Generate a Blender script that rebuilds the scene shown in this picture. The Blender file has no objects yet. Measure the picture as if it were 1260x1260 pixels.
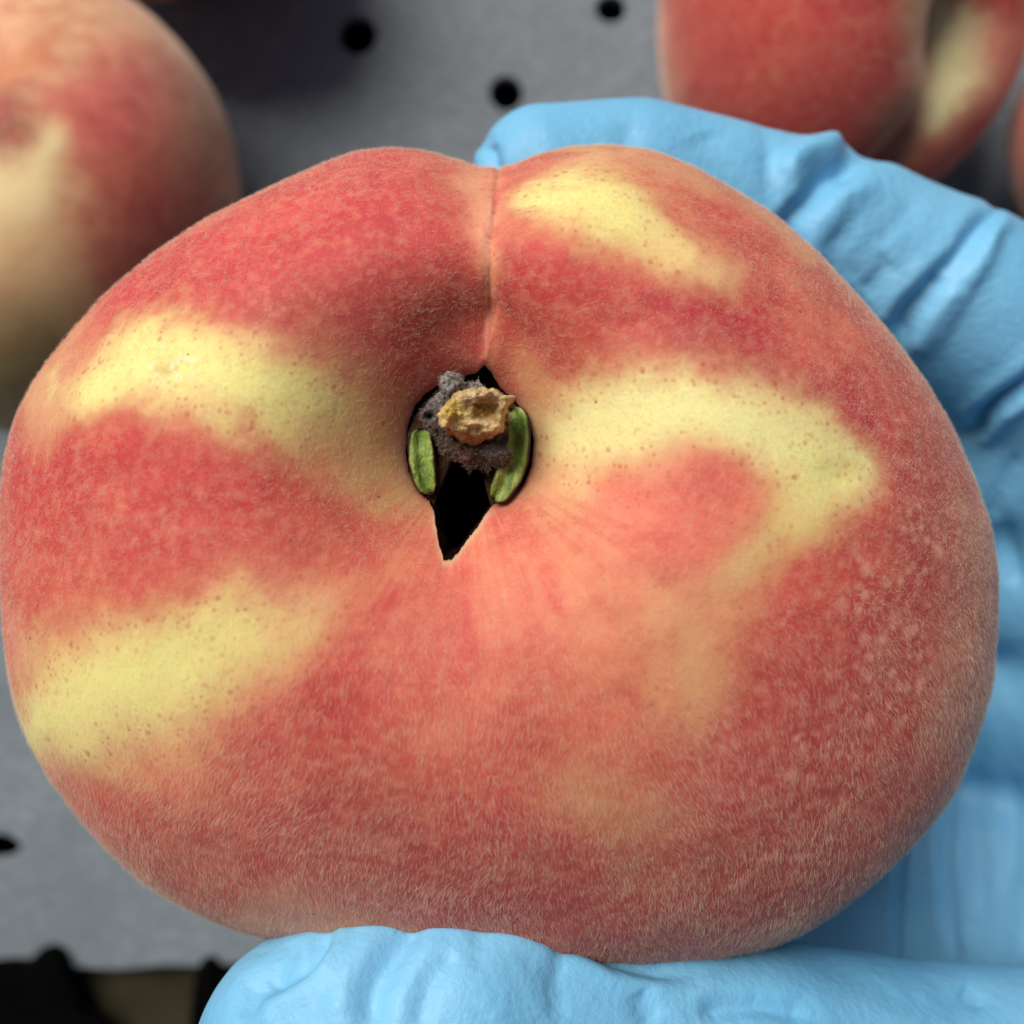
import bpy, math
import numpy as np
from mathutils import Vector

# ------------------------------------------------------------------ camera, light, exposure
H = 0.240          # camera height above the packing sheet (m)
F = 1365.0         # focal length in pixels of the 1260 px wide picture
scene = bpy.context.scene
cam_d = bpy.data.cameras.new('camera'); cam = bpy.data.objects.new('camera', cam_d)
scene.collection.objects.link(cam); scene.camera = cam
cam.location = (0, 0, H)
cam_d.sensor_width = 36.0; cam_d.lens = 36.0 * F / 1260.0
cam_d.clip_start = 0.002; cam_d.clip_end = 20.0
cam_d.dof.use_dof = True; cam_d.dof.focus_distance = 0.094; cam_d.dof.aperture_fstop = 19.0

SUN_EL = math.radians(47); SUN_DIR = (-0.60, 0.80)     # light comes from the left and the top of the picture
ca = math.cos(SUN_EL); sv = Vector((SUN_DIR[0] * ca, SUN_DIR[1] * ca, math.sin(SUN_EL)))
world = bpy.data.worlds.new('World'); scene.world = world; world.use_nodes = True
wn = world.node_tree.nodes; wl = world.node_tree.links
bg = wn['Background']; sky = wn.new('ShaderNodeTexSky'); sky.sky_type = 'NISHITA'; sky.sun_disc = False
sky.sun_elevation = SUN_EL; sky.sun_rotation = math.atan2(SUN_DIR[0], SUN_DIR[1])
sky.dust_density = 4.0; sky.air_density = 1.0; sky.ozone_density = 0.6
wl.new(sky.outputs[0], bg.inputs[0]); bg.inputs[1].default_value = 0.05
sun_d = bpy.data.lights.new('sun', 'SUN'); sun_d.energy = 4.9; sun_d.angle = math.radians(40); sun_d.color = (1.0, 0.94, 0.87)
sun = bpy.data.objects.new('sun', sun_d); scene.collection.objects.link(sun)
sun.rotation_euler = sv.to_track_quat('Z', 'Y').to_euler()
scene.view_settings.view_transform = 'Standard'; scene.view_settings.look = 'None'
scene.view_settings.exposure = -0.34; scene.view_settings.gamma = 1.0
scene.render.resolution_x = 1024; scene.render.resolution_y = 1024

# ------------------------------------------------------------------ helpers
rng = np.random.default_rng(7)
NT = np.random.default_rng(3).random((32, 32, 32)).astype(np.float32)

def P(px, py, d):
    """the place seen at a pixel of the photograph, at depth d below the camera"""
    return np.array([(px - 630.0) / F * d, (630.0 - py) / F * d, H - d])

def proj(v):
    d = H - v[..., 2]
    return 630.0 + v[..., 0] / d * F, 630.0 - v[..., 1] / d * F

def vnoise(p, f, seed=0):
    q = p * f + seed * 7.31 + 1000.0
    i = np.floor(q).astype(np.int64); t = (q - i).astype(np.float32); t = t * t * (3 - 2 * t)
    i &= 31; j = (i + 1) & 31
    x0, y0, z0 = i[..., 0], i[..., 1], i[..., 2]; x1, y1, z1 = j[..., 0], j[..., 1], j[..., 2]
    a, b, c = t[..., 0], t[..., 1], t[..., 2]
    n00 = NT[x0, y0, z0] * (1 - a) + NT[x1, y0, z0] * a; n10 = NT[x0, y1, z0] * (1 - a) + NT[x1, y1, z0] * a
    n01 = NT[x0, y0, z1] * (1 - a) + NT[x1, y0, z1] * a; n11 = NT[x0, y1, z1] * (1 - a) + NT[x1, y1, z1] * a
    return ((n00 * (1 - b) + n10 * b) * (1 - c) + (n01 * (1 - b) + n11 * b) * c) * 2 - 1

def fbm(p, f, octv=4, seed=0, gain=0.5):
    s = 0; a = 1; tot = 0
    for k in range(octv):
        s = s + a * vnoise(p, f, seed + k); tot += a; a *= gain; f *= 2.03
    return s / tot

def sstep(a, b, x):
    t = np.clip((x - a) / (b - a), 0, 1); return t * t * (3 - 2 * t)

def seg_dist(px, py, pts, rad=None):
    """distance to a polyline and the radius / fraction at its nearest point, plus the signed side"""
    best = np.full(px.shape, 1e9); rr = np.zeros(px.shape); side = np.zeros(px.shape); fr = np.zeros(px.shape)
    n = len(pts) - 1
    if n == 0:
        return np.hypot(px - pts[0][0], py - pts[0][1]), np.full(px.shape, float(rad[0])), side, fr
    for k in range(n):
        ax, ay = pts[k]; bx, by = pts[k + 1]; dx, dy = bx - ax, by - ay; L2 = dx * dx + dy * dy
        t = np.clip(((px - ax) * dx + (py - ay) * dy) / L2, 0, 1)
        qx = px - ax - t * dx; qy = py - ay - t * dy; dd = np.hypot(qx, qy); m = dd < best
        best[m] = dd[m]; fr[m] = ((k + t) / n)[m]
        side[m] = ((dx * (py - ay) - dy * (px - ax)) / math.sqrt(L2))[m]
        if rad is not None: rr[m] = (rad[k] + (rad[k + 1] - rad[k]) * t)[m]
    return best, rr, side, fr

def mesh_from(name, verts, faces, mat, parent=None, smooth=True, origin=None):
    me = bpy.data.meshes.new(name)
    v = np.asarray(verts, np.float32).reshape(-1, 3)
    if origin is not None: v = v - np.asarray(origin, np.float32)
    f = np.asarray(faces, np.int32); k = f.shape[1]
    me.vertices.add(len(v)); me.vertices.foreach_set('co', v.ravel())
    me.loops.add(f.size); me.loops.foreach_set('vertex_index', f.ravel())
    me.polygons.add(len(f)); me.polygons.foreach_set('loop_start', np.arange(0, f.size, k, dtype=np.int32))
    me.update(calc_edges=True); me.validate()
    me.polygons.foreach_set('use_smooth', np.full(len(me.polygons), smooth))
    if mat: me.materials.append(mat)
    o = bpy.data.objects.new(name, me); scene.collection.objects.link(o)
    if parent is not None: o.parent = parent
    elif origin is not None: o.location = origin
    return o

def set_color(o, name, rgb):
    a = o.data.color_attributes.new(name, 'FLOAT_COLOR', 'POINT')
    c = np.ones((len(rgb), 4), np.float32); c[:, :3] = rgb; a.data.foreach_set('color', c.ravel())

def set_float(o, name, val):
    a = o.data.attributes.new(name, 'FLOAT', 'POINT'); a.data.foreach_set('value', np.asarray(val, np.float32).ravel())

def grid_faces(nr, nc, wrap=True):
    i = np.arange(nr - 1)[:, None]; j = np.arange(nc if wrap else nc - 1)[None, :]; j2 = (j + 1) % nc
    return np.stack([i * nc + j, (i + 1) * nc + j, (i + 1) * nc + j2, i * nc + j2], -1).reshape(-1, 4)

def grid_normals(V):
    du = np.gradient(V, axis=0)
    dv = np.roll(V, -1, 1) - np.roll(V, 1, 1)
    n = np.cross(du, dv); n /= np.linalg.norm(n, axis=-1, keepdims=True) + 1e-12
    return n

def empty(name, loc, label, cat, group=None):
    o = bpy.data.objects.new(name, None); scene.collection.objects.link(o); o.location = loc
    o.empty_display_size = 0.01
    o['label'] = label; o['category'] = cat
    if group: o['group'] = group
    return o

def tag(o, label=None, cat=None, group=None, kind=None):
    for k, v in (('label', label), ('category', cat), ('group', group), ('kind', kind)):
        if v: o[k] = v
    return o

class Mat:
    def __init__(s, name, **kw):
        s.m = bpy.data.materials.new(name); s.m.use_nodes = True; s.t = s.m.node_tree
        s.b = s.t.nodes['Principled BSDF']
        for k, v in kw.items(): s.set(k, v)
    def set(s, k, v):
        k = k.replace('_', ' ')
        i = s.b.inputs[k]
        if hasattr(v, 'is_output') or isinstance(v, bpy.types.NodeSocket): s.t.links.new(v, i)
        else: i.default_value = (*v, 1) if isinstance(v, tuple) and len(v) == 3 and i.type == 'RGBA' else v
    def n(s, typ, **kw):
        nd = s.t.nodes.new(typ)
        for k, v in kw.items():
            if k.startswith('i_'):
                key = k[2:]; key = int(key) if key.isdigit() else key.replace('_', ' ')
                if isinstance(v, bpy.types.NodeSocket): s.t.links.new(v, nd.inputs[key])
                else: nd.inputs[key].default_value = v
            else: setattr(nd, k, v)
        return nd
    def mix(s, fac, a, b, blend='MIX'):
        nd = s.t.nodes.new('ShaderNodeMix'); nd.data_type = 'RGBA'; nd.blend_type = blend
        for i, v in ((0, fac), (6, a), (7, b)):
            if isinstance(v, bpy.types.NodeSocket): s.t.links.new(v, nd.inputs[i])
            else: nd.inputs[i].default_value = (*v, 1) if isinstance(v, tuple) else v
        return nd.outputs[2]
    def math(s, op, a, b=0.0, clamp=False):
        nd = s.t.nodes.new('ShaderNodeMath'); nd.operation = op; nd.use_clamp = clamp
        for i, v in ((0, a), (1, b)):
            if isinstance(v, bpy.types.NodeSocket): s.t.links.new(v, nd.inputs[i])
            else: nd.inputs[i].default_value = v
        return nd.outputs[0]
    def noise(s, scale, detail=3, rough=0.5, vec=None, dist=0.0):
        nd = s.n('ShaderNodeTexNoise', i_Scale=scale, i_Detail=detail, i_Roughness=rough, i_Distortion=dist)
        s.t.links.new(vec or s.co(), nd.inputs['Vector']); return nd.outputs['Fac']
    def co(s):
        if not hasattr(s, '_co'): s._co = s.t.nodes.new('ShaderNodeTexCoord').outputs['Object']
        return s._co
    def ramp(s, fac, stops):
        nd = s.t.nodes.new('ShaderNodeValToRGB'); s.t.links.new(fac, nd.inputs[0]); e = nd.color_ramp.elements
        while len(e) < len(stops): e.new(0.5)
        for k, (p, c) in enumerate(stops): e[k].position = p; e[k].color = (*c, 1) if isinstance(c, tuple) else (c, c, c, 1)
        return nd.outputs[0]
    def bump(s, h, strength, dist, prev=None):
        nd = s.n('ShaderNodeBump', i_Strength=strength, i_Distance=dist); s.t.links.new(h, nd.inputs['Height'])
        if prev is not None: s.t.links.new(prev, nd.inputs['Normal'])
        return nd.outputs[0]
    def attr(s, name, out='Color'):
        return s.n('ShaderNodeAttribute', attribute_name=name).outputs[out]

# ------------------------------------------------------------------ materials
def peach_material(name, detail=True, sheen=0.35):
    m = Mat(name, Roughness=0.62, Specular_IOR_Level=0.25)
    c = m.attr('blush'); red = m.attr('redness', 'Fac'); spk = m.attr('speckle', 'Fac')
    # mottling of the pigment
    n1 = m.noise(220, 5, 0.6); n2 = m.noise(900, 4, 0.65)
    n0 = m.noise(75, 5, 0.62, None, 0.6)
    c = m.mix(m.math('MULTIPLY', m.ramp(n0, [(0.42, 0.0), (0.68, 1.0)]), m.math('MULTIPLY', red, 0.45)), c, (0.44, 0.040, 0.045))
    c = m.mix(m.math('MULTIPLY', m.ramp(n0, [(0.32, 1.0), (0.50, 0.0)]), m.math('MULTIPLY', red, 0.30)), c, (0.74, 0.26, 0.15))
    k1 = m.ramp(n1, [(0.42, 0.0), (0.66, 1.0)])
    c = m.mix(m.math('MULTIPLY', k1, m.math('MULTIPLY', red, 0.50)), c, (0.42, 0.035, 0.04))
    k2 = m.ramp(n2, [(0.45, 0.0), (0.72, 1.0)])
    c = m.mix(m.math('MULTIPLY', k2, m.math('MULTIPLY', red, 0.40)), c, (0.76, 0.33, 0.20))
    # pale lenticels on the speckled cheek
    for sc, lo, hi, amt, col in ((430, 0.05, 0.40, 0.60, (0.76, 0.38, 0.26)), (760, 0.05, 0.42, 0.7, (0.74, 0.36, 0.25))):
        v = m.n('ShaderNodeTexVoronoi', i_Scale=float(sc), i_Randomness=1.0); m.t.links.new(m.co(), v.inputs['Vector'])
        w = m.n('ShaderNodeMath', operation='SUBTRACT'); 
        r = m.ramp(v.outputs['Distance'], [(lo, 1.0), (hi, 0.0)])
        pick = m.ramp(v.outputs['Color'], [(0.15, 0.0), (0.50, 1.0)])
        c = m.mix(m.math('MULTIPLY', m.math('MULTIPLY', r, pick), m.math('MULTIPLY', spk, amt)), c, col)
    # small red points where red meets yellow
    for sc, lo, hi, amt, th in ((800, 0.08, 0.28, 0.7, 0.35), (1500, 0.10, 0.36, 0.6, 0.25)):
        v2 = m.n('ShaderNodeTexVoronoi', i_Scale=float(sc), i_Randomness=1.0); m.t.links.new(m.co(), v2.inputs['Vector'])
        r2 = m.ramp(v2.outputs['Distance'], [(lo, 1.0), (hi, 0.0)])
        pk = m.ramp(v2.outputs['Color'], [(th, 0.0), (th + 0.2, 1.0)])
        edge = m.attr('edge', 'Fac')
        c = m.mix(m.math('MULTIPLY', m.math('MULTIPLY', r2, pk), m.math('MULTIPLY', edge, amt)), c, (0.48, 0.09, 0.05))
    # rare tiny dark specks of dirt
    v3 = m.n('ShaderNodeTexVoronoi', i_Scale=260.0, i_Randomness=1.0); m.t.links.new(m.co(), v3.inputs['Vector'])
    r3 = m.ramp(v3.outputs['Distance'], [(0.030, 1.0), (0.050, 0.0)])
    p3 = m.ramp(v3.outputs['Color'], [(0.62, 0.0), (0.64, 1.0)])
    c = m.mix(m.math('MULTIPLY', m.math('MULTIPLY', r3, p3), 0.75), c, (0.08, 0.05, 0.03))
    m.set('Base Color', c)
    m.set('Subsurface Weight', 0.25); m.b.inputs['Subsurface Radius'].default_value = (1.0, 0.35, 0.18)
    m.set('Subsurface Scale', 0.0022)
    m.set('Sheen Weight', sheen); m.set('Sheen Roughness', 0.45); m.set('Sheen Tint', (1.0, 0.86, 0.72))
    h = m.noise(2600, 3, 0.6); nb = m.bump(h, 0.18, 0.0003)
    nb = m.bump(m.noise(600, 3, 0.5), 0.12, 0.0006, nb)
    m.set('Normal', nb)
    return m.m

M_peach = peach_material('peach_skin', True, 0.18)
M_peach_far = peach_material('peach_skin_behind', False, 0.55)

hm = Mat('peach_fuzz'); ht = hm.t
ht.nodes.remove(hm.b)
dif = ht.nodes.new('ShaderNodeBsdfDiffuse'); trn = ht.nodes.new('ShaderNodeBsdfTranslucent'); mx = ht.nodes.new('ShaderNodeMixShader')
for nd in (dif, trn): nd.inputs[0].default_value = (0.90, 0.76, 0.60, 1)
mx.inputs[0].default_value = 0.45; ht.links.new(dif.outputs[0], mx.inputs[1]); ht.links.new(trn.outputs[0], mx.inputs[2])
tr = ht.nodes.new('ShaderNodeBsdfTransparent'); mx2 = ht.nodes.new('ShaderNodeMixShader'); mx2.inputs[0].default_value = 0.38
ht.links.new(mx.outputs[0], mx2.inputs[1]); ht.links.new(tr.outputs[0], mx2.inputs[2])
ht.links.new(mx2.outputs[0], ht.nodes['Material Output'].inputs[0]); M_fuzz = hm.m

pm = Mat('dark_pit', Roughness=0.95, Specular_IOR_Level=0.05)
pm.set('Base Color', pm.ramp(pm.noise(900, 3), [(0.3, (0.003, 0.0015, 0.001)), (0.7, (0.012, 0.004, 0.003))])); M_pit = pm.m  # near black: the shade inside the hollow is put into the colour
am = Mat('broken_wood', Roughness=0.75, Specular_IOR_Level=0.25)
am.set('Base Color', am.mix(am.ramp(am.noise(1100, 5, 0.75), [(0.46, 0.0), (0.66, 0.85)]), am.attr('tone'), (0.30, 0.12, 0.03)))
am.set('Normal', am.bump(am.noise(1700, 5, 0.7), 1.0, 0.0009)); am.set('Subsurface Weight', 0.2); am.set('Subsurface Scale', 0.0008)
M_wood = am.m
bm_ = Mat('stem_bark', Roughness=0.9, Specular_IOR_Level=0.1)
bm_.set('Base Color', bm_.mix(bm_.ramp(bm_.noise(3000, 5, 0.75), [(0.42, 0.0), (0.62, 0.9)]), bm_.attr('tone'), (0.07, 0.05, 0.04)))
bm_.set('Normal', bm_.bump(bm_.noise(4200, 5, 0.7), 1.0, 0.0006)); M_bark = bm_.m
gm = Mat('green_tissue', Roughness=0.42, Specular_IOR_Level=0.45)
st = gm.n('ShaderNodeMapping'); gm.t.links.new(gm.co(), st.inputs[0]); st.inputs['Scale'].default_value = (1.0, 0.45, 1.0)
gc = gm.ramp(gm.noise(700, 5, 0.6, st.outputs[0], 0.8), [(0.30, (0.07, 0.13, 0.015)), (0.5, (0.20, 0.30, 0.05)), (0.72, (0.42, 0.48, 0.14))])
gm.set('Base Color', gm.mix(gm.attr('rim', 'Fac'), gc, (0.035, 0.012, 0.008)))
gm.set('Normal', gm.bump(gm.noise(1500, 4, 0.6, st.outputs[0]), 0.8, 0.0006)); gm.set('Subsurface Weight', 0.3); gm.set('Subsurface Scale', 0.001)
M_green = gm.m
gl = Mat('blue_nitrile', Roughness=0.46, Specular_IOR_Level=0.32)
gn = gl.noise(45, 3, 0.5)
gl.set('Base Color', gl.ramp(gn, [(0.35, (0.15, 0.44, 0.70)), (0.65, (0.21, 0.52, 0.78))]))
gl.set('Subsurface Weight', 0.15); gl.b.inputs['Subsurface Radius'].default_value = (0.3, 0.7, 1.0); gl.set('Subsurface Scale', 0.002)
nb = gl.bump(gl.noise(1100, 4, 0.6), 0.35, 0.0005); nb = gl.bump(gl.noise(170, 4, 0.55), 0.14, 0.0012, nb)
mw = gl.n('ShaderNodeMapping'); gl.t.links.new(gl.co(), mw.inputs[0]); mw.inputs['Rotation'].default_value = (0, 0, 0.6); mw.inputs['Scale'].default_value = (1, 0.22, 1)
rw = gl.n('ShaderNodeTexNoise', i_Scale=260.0, i_Detail=3.0, i_Distortion=0.6); rw.noise_type = 'RIDGED_MULTIFRACTAL'; gl.t.links.new(mw.outputs[0], rw.inputs['Vector'])
nb = gl.bump(rw.outputs['Fac'], 0.20, 0.0006, nb)
gl.set('Normal', nb); M_glove = gl.m
sm = Mat('grey_sheet', Roughness=0.55, Specular_IOR_Level=0.4)
mp = sm.n('ShaderNodeMapping'); sm.t.links.new(sm.co(), mp.inputs[0]); mp.inputs['Rotation'].default_value = (0, 0, -0.45); mp.inputs['Scale'].default_value = (1, 2.6, 1)
s1 = sm.noise(420, 5, 0.65, mp.outputs[0]); s2 = sm.noise(28, 4, 0.6)
c = sm.ramp(s1, [(0.30, (0.135, 0.168, 0.198)), (0.52, (0.175, 0.212, 0.243)), (0.74, (0.34, 0.39, 0.43))])
c = sm.mix(sm.ramp(s2, [(0.35, 0.0), (0.65, 0.6)]), c, (0.13, 0.155, 0.175))
sm.set('Base Color', c); sm.set('Normal', sm.bump(s1, 0.5, 0.0006)); M_sheet = sm.m
def plain(name, col, rough, nscale=200):
    m = Mat(name, Roughness=rough, Specular_IOR_Level=0.05)
    m.set('Base Color', m.ramp(m.noise(nscale, 4, 0.6), [(0.3, tuple(x * 0.7 for x in col)), (0.7, tuple(x * 1.25 for x in col))]))
    m.set('Normal', m.bump(m.noise(nscale * 4, 4), 0.3, 0.0005)); return m.m
M_black = plain('black_base', (0.004, 0.004, 0.004), 1.0)  # near black colour stands in for the shade below the sheet's holes
M_piece = plain('flat_black', (0.0012, 0.0012, 0.0012), 1.0)
M_brown = plain('brown_board', (0.034, 0.030, 0.018), 0.9, 120)

# ------------------------------------------------------------------ the setting: perforated sheet over a base blackened as a dark void
def sheet():
    cu = bpy.data.curves.new('sheet_outline', 'CURVE'); cu.dimensions = '2D'; cu.fill_mode = 'BOTH'
    cu.extrude = 0.0012; cu.bevel_depth = 0.0004; cu.bevel_resolution = 2
    y0 = P(0, 1187, H)[1]
    def loop(pts):
        s = cu.splines.new('POLY'); s.points.add(len(pts) - 1); s.use_cyclic_u = True
        for q, (x, y) in zip(s.points, pts): q.co = (x, y, 0, 1)
    edge = [(x, y0 + 0.0006 * math.sin(x * 90) + 0.0003 * math.sin(x * 311)) for x in np.linspace(-0.45, 0.45, 90)]
    loop(edge + [(0.45, 0.45), (-0.45, 0.45)])
    holes = [(440, 43, 24, 24), (623, 115, 20.5, 21), (752, 11, 19, 17), (-6, 1042, 31, 16)]
    holes += [(257, -29, 22, 22), (936, -90, 20, 20), (569, -62, 21, 21), (-330, 500, 22, 22), (1420, 1010, 22, 22), (1500, 300, 22, 22), (-330, 850, 22, 22)]
    for (x, y, rx, ry) in holes:
        c = P(x, y, H); a = np.linspace(0, 2 * np.pi, 48, endpoint=False)[::-1]
        loop([(c[0] + (rx + 2) / F * H * math.cos(t), c[1] + (ry + 2) / F * H * math.sin(t)) for t in a])
    ob = bpy.data.objects.new('tmp', cu); scene.collection.objects.link(ob)
    dg = bpy.context.evaluated_depsgraph_get(); me = bpy.data.meshes.new_from_object(ob.evaluated_get(dg))
    bpy.data.objects.remove(ob); me.name = 'table_surface'; me.materials.clear(); me.materials.append(M_sheet)
    o = bpy.data.objects.new('table_surface', me); scene.collection.objects.link(o); o.location = (0, 0, -0.0016)
    o['kind'] = 'structure'
sheet()
def slab(name, x0, x1, y0, y1, z0, z1, mat):
    v = [(x, y, z) for z in (z0, z1) for (x, y) in ((x0, y0), (x1, y0), (x1, y1), (x0, y1))]
    f = [(3, 2, 1, 0), (4, 5, 6, 7), (0, 1, 5, 4), (1, 2, 6, 5), (2, 3, 7, 6), (3, 0, 4, 7)]
    o = mesh_from(name, v, f, mat, smooth=False); o['kind'] = 'structure'; return o
slab('table_base', -0.6, 0.6, -0.6, 0.6, -0.03, -0.012, M_black)
slab('lower_board', -0.45, 0.45, -0.45, P(0, 1180, H)[1] + 0.01, -0.0115, -0.0045, M_brown)

def flat_piece(name, pts, d, th, label):
    """irregular black piece with a rounded edge, standing on the sheet"""
    pts = np.array(pts, float); n = len(pts)
    t = np.linspace(0, n, 120, endpoint=False); i = t.astype(int); u = (t - i)[:, None]
    p0, p1, p2, p3 = (pts[(i + k) % n] for k in (-1, 0, 1, 2))
    cr = 0.5 * ((2 * p1) + (-p0 + p2) * u + (2 * p0 - 5 * p1 + 4 * p2 - p3) * u ** 2 + (-p0 + 3 * p1 - 3 * p2 + p3) * u ** 3)
    c = cr.mean(0); rows = []
    for (s, z) in ((0.0, th), (0.5, th), (0.90, th * 0.97), (0.97, th * 0.86), (1.0, th * 0.6), (1.0, 0.0)):
        q = c + (cr - c) * s
        rows.append(np.stack([(q[:, 0] - 630) / F * d, (630 - q[:, 1]) / F * d, np.full(120, z)], -1))
    V = np.stack(rows); org = (V[-1, :, 0].mean(), V[-1, :, 1].mean(), 0.0)
    o = mesh_from(name, V, grid_faces(6, 120)[:, ::-1], M_piece, origin=org)
    o.location = (org[0], org[1], 0.0003)
    tag(o, label, 'rubber piece', 'black flat pieces on the packing table'); return o  # flat black shapes; what they are is left open
flat_piece('black_piece', [(-120, 1190), (-30, 1186), (10, 1182), (35, 1182), (48, 1170), (64, 1165), (78, 1172), (86, 1192), (98, 1220), (106, 1242), (128, 1256), (150, 1290), (120, 1360), (-120, 1380)], H - 0.002, 0.004,
           'large irregular black flat piece at the lower left edge beside the brown board')
flat_piece('black_piece', [(246, 1186), (254, 1180), (264, 1182), (270, 1196), (268, 1230), (262, 1270), (244, 1290), (236, 1260), (240, 1215)], H - 0.002, 0.004,
           'narrow upright black flat piece next to the gloved thumb tip')

# ------------------------------------------------------------------ peach surface
def poly_radius(pts, c, phi, inner=False):
    """radius of a star-shaped outline (in pixels, y down) about c for angles phi (y up)"""
    p = np.array(pts, float); x = p[:, 0] - c[0]; y = c[1] - p[:, 1]
    n = len(p); out = np.zeros(len(phi))
    for k, a in enumerate(phi):
        dx, dy = math.cos(a), math.sin(a); best = 0
        x0, y0, x1, y1 = x, y, np.roll(x, -1), np.roll(y, -1)
        ex, ey = x1 - x0, y1 - y0; den = dx * ey - dy * ex; den = np.where(np.abs(den) < 1e-9, 1e-9, den)
        t = (x0 * ey - y0 * ex) / den; u = (x0 * dy - y0 * dx) / den
        ok = (t > 0) & (u >= -1e-6) & (u <= 1 + 1e-6)
        if ok.any(): best = t[ok].max()
        out[k] = best
    return out

def csmooth(a, n):
    k = np.hanning(n + 2)[1:-1]; k /= k.sum(); h = n // 2
    return np.convolve(np.concatenate([a[-h:], a, a[:h]]), k, 'valid')[:len(a)]

OUT = [(1229, 700), (1229, 760), (1222, 840), (1205, 900), (1180, 965), (1150, 1010), (1110, 1055), (1060, 1100), (1010, 1137), (960, 1162), (900, 1180), (800, 1194), (700, 1200),
       (550, 1194), (420, 1178), (333, 1158), (278, 1142), (230, 1120), (183, 1092), (140, 1055), (100, 1011), (60, 958), (33, 909), (18, 865), (8, 815), (2, 760), (-2, 700), (-2, 640), (1, 600),
       (6, 560), (20, 510), (45, 460), (80, 415), (130, 360), (190, 310), (250, 270), (310, 241), (350, 222), (400, 200), (440, 186), (480, 181), (520, 184), (560, 195), (590, 205), (610, 207),
       (632, 202), (660, 190), (700, 180), (745, 177), (800, 184), (850, 203), (900, 231), (950, 262), (1000, 305), (1050, 358), (1100, 415), (1140, 470), (1170, 520), (1200, 590), (1220, 645)]
RIM = [(503, 560), (505, 530), (514, 505), (528, 488), (548, 476), (572, 470), (588, 466), (596, 459), (604, 467), (615, 483), (633, 496), (649, 520), (656, 545), (653, 575), (643, 598), (626, 612), (608, 621), (597, 634),
       (588, 648), (576, 661), (566, 674), (559, 680), (551, 679), (545, 664), (541, 646), (538, 631), (531, 617), (517, 602), (507, 582)]
D0 = 0.115; CS = (577, 555); CO = (615, 655)
NC, NR = 1000, 520
phi = np.linspace(0, 2 * np.pi, NC, endpoint=False)
HF, HB, DIP, SIG = 0.0335, 0.034, 0.0165, 0.0085
d_rim = D0 - HF + DIP * 1.05
b_m = poly_radius(RIM, CS, phi) / F * d_rim
# slightly ragged torn lip along the crack
b_m *= 1 + 0.010 * vnoise(np.stack([np.cos(phi) * 9, np.sin(phi) * 9, phi * 0], -1), 1.7, 5) + 0.012 * vnoise(np.stack([np.cos(phi) * 30, np.sin(phi) * 30, phi * 0], -1), 1.9, 6) * (np.sin(phi) < -0.5)
tgt = csmooth(poly_radius(OUT, CO, phi), 9)
R = tgt / F * D0 * 0.90
Cs = P(*CS, d_rim)[:2]; Co = P(*CO, D0)[:2]
GY = np.array([180, 207, 240, 300, 360, 420, 462, 480.]); GX = np.array([612, 608, 607, 601, 598.5, 597, 595, 594.])

def build_main(R):
    u = np.linspace(0, 1, NR)[:, None]
    rb = b_m[None, :] / R[None, :]
    s = u ** 1.25
    al = np.arcsin(rb) + (np.pi - 0.004 - np.arcsin(rb)) * s
    rn = np.sin(al); front = al < np.pi / 2
    r = R[None, :] * np.where(front, rn, rn ** 0.85)
    w = np.where(front, sstep(0.10, 0.98, rn), 1.0)
    cx = Cs[0] * (1 - w) + Co[0] * w; cy = Cs[1] * (1 - w) + Co[1] * w
    x = cx + r * np.cos(phi); y = cy + r * np.sin(phi)
    cz = np.cos(al)
    z = np.where(front, HF * np.clip(cz, 0, 1) ** 0.86, -HB * np.clip(-cz, 0, 1) ** 0.85)
    # the cavity round the stem: a steep throat in a wide shallow bowl
    rs = np.hypot(x - Cs[0], y - Cs[1]); fr = front * sstep(1.0, 0.75, rn)
    z = z - fr * (0.0105 * np.exp(-(rs / SIG) ** 1.7) + 0.0085 * np.exp(-(rs / 0.0150) ** 2))
    V = np.stack([x, y, z + (H - D0)], -1)
    # suture: shallow valley with a fine crease, running up and over the top
    px, py = proj(V); N = grid_normals(V)
    if (N[NR // 3, :, 2].mean()) < 0: N = -N
    dd = H - V[..., 2]
    gx = np.interp(py, GY, GX); dl = (px - gx) * dd / F
    up = np.where(al < np.pi * 0.5, sstep(500, 462, py), 1.0) * (np.sin(phi) > 0)[None, :]
    up = up * sstep(0.0, 0.15, np.sin(phi) * np.ones_like(al))
    near = sstep(300, 455, py); far = sstep(300, 210, py)
    broad = 0.0010 + 0.0011 * near + 0.0010 * far
    wid = 0.0034 + 0.0006 * near + 0.0020 * far
    crease = 0.00036 + 0.0007 * near
    rsd = np.hypot(V[..., 0] - Cs[0], V[..., 1] - Cs[1]) - b_m[None, :]; up = up * (0.12 + 0.88 * sstep(0.0002, 0.0042, rsd))
    disp = -(broad * np.exp(-(dl / wid) ** 2) + crease * np.exp(-np.abs(dl / (0.00032 + 0.0004 * near)) ** 1.3)) * up
    nz = fbm(V, 95, 3, 2) * 0.00028 + fbm(V, 420, 3, 9) * 0.00003
    # shallow scar on the left yellow band, dimples on the right yellow patch
    sc = np.exp(-(((px - 212) / 34) ** 2 + ((py - 448) / 26) ** 2)) * front
    nz = nz + sc * (fbm(V, 1500, 4, 21) * 0.00035 - 0.00018)
    sc2 = np.exp(-(((px - 1040) / 26) ** 2 + ((py - 585) / 22) ** 2)) * front
    nz = nz - sc2 * 0.00025
    sc3 = np.exp(-(((px - 780) / 50) ** 2 + ((py - 390) / 26) ** 2)) * front
    nz = nz - sc3 * (0.0002 + 0.0003 * fbm(V, 400, 3, 4))
    V = V + N * (disp + nz * sstep(0, 0.02, s))[..., None]
    return V, al

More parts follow.
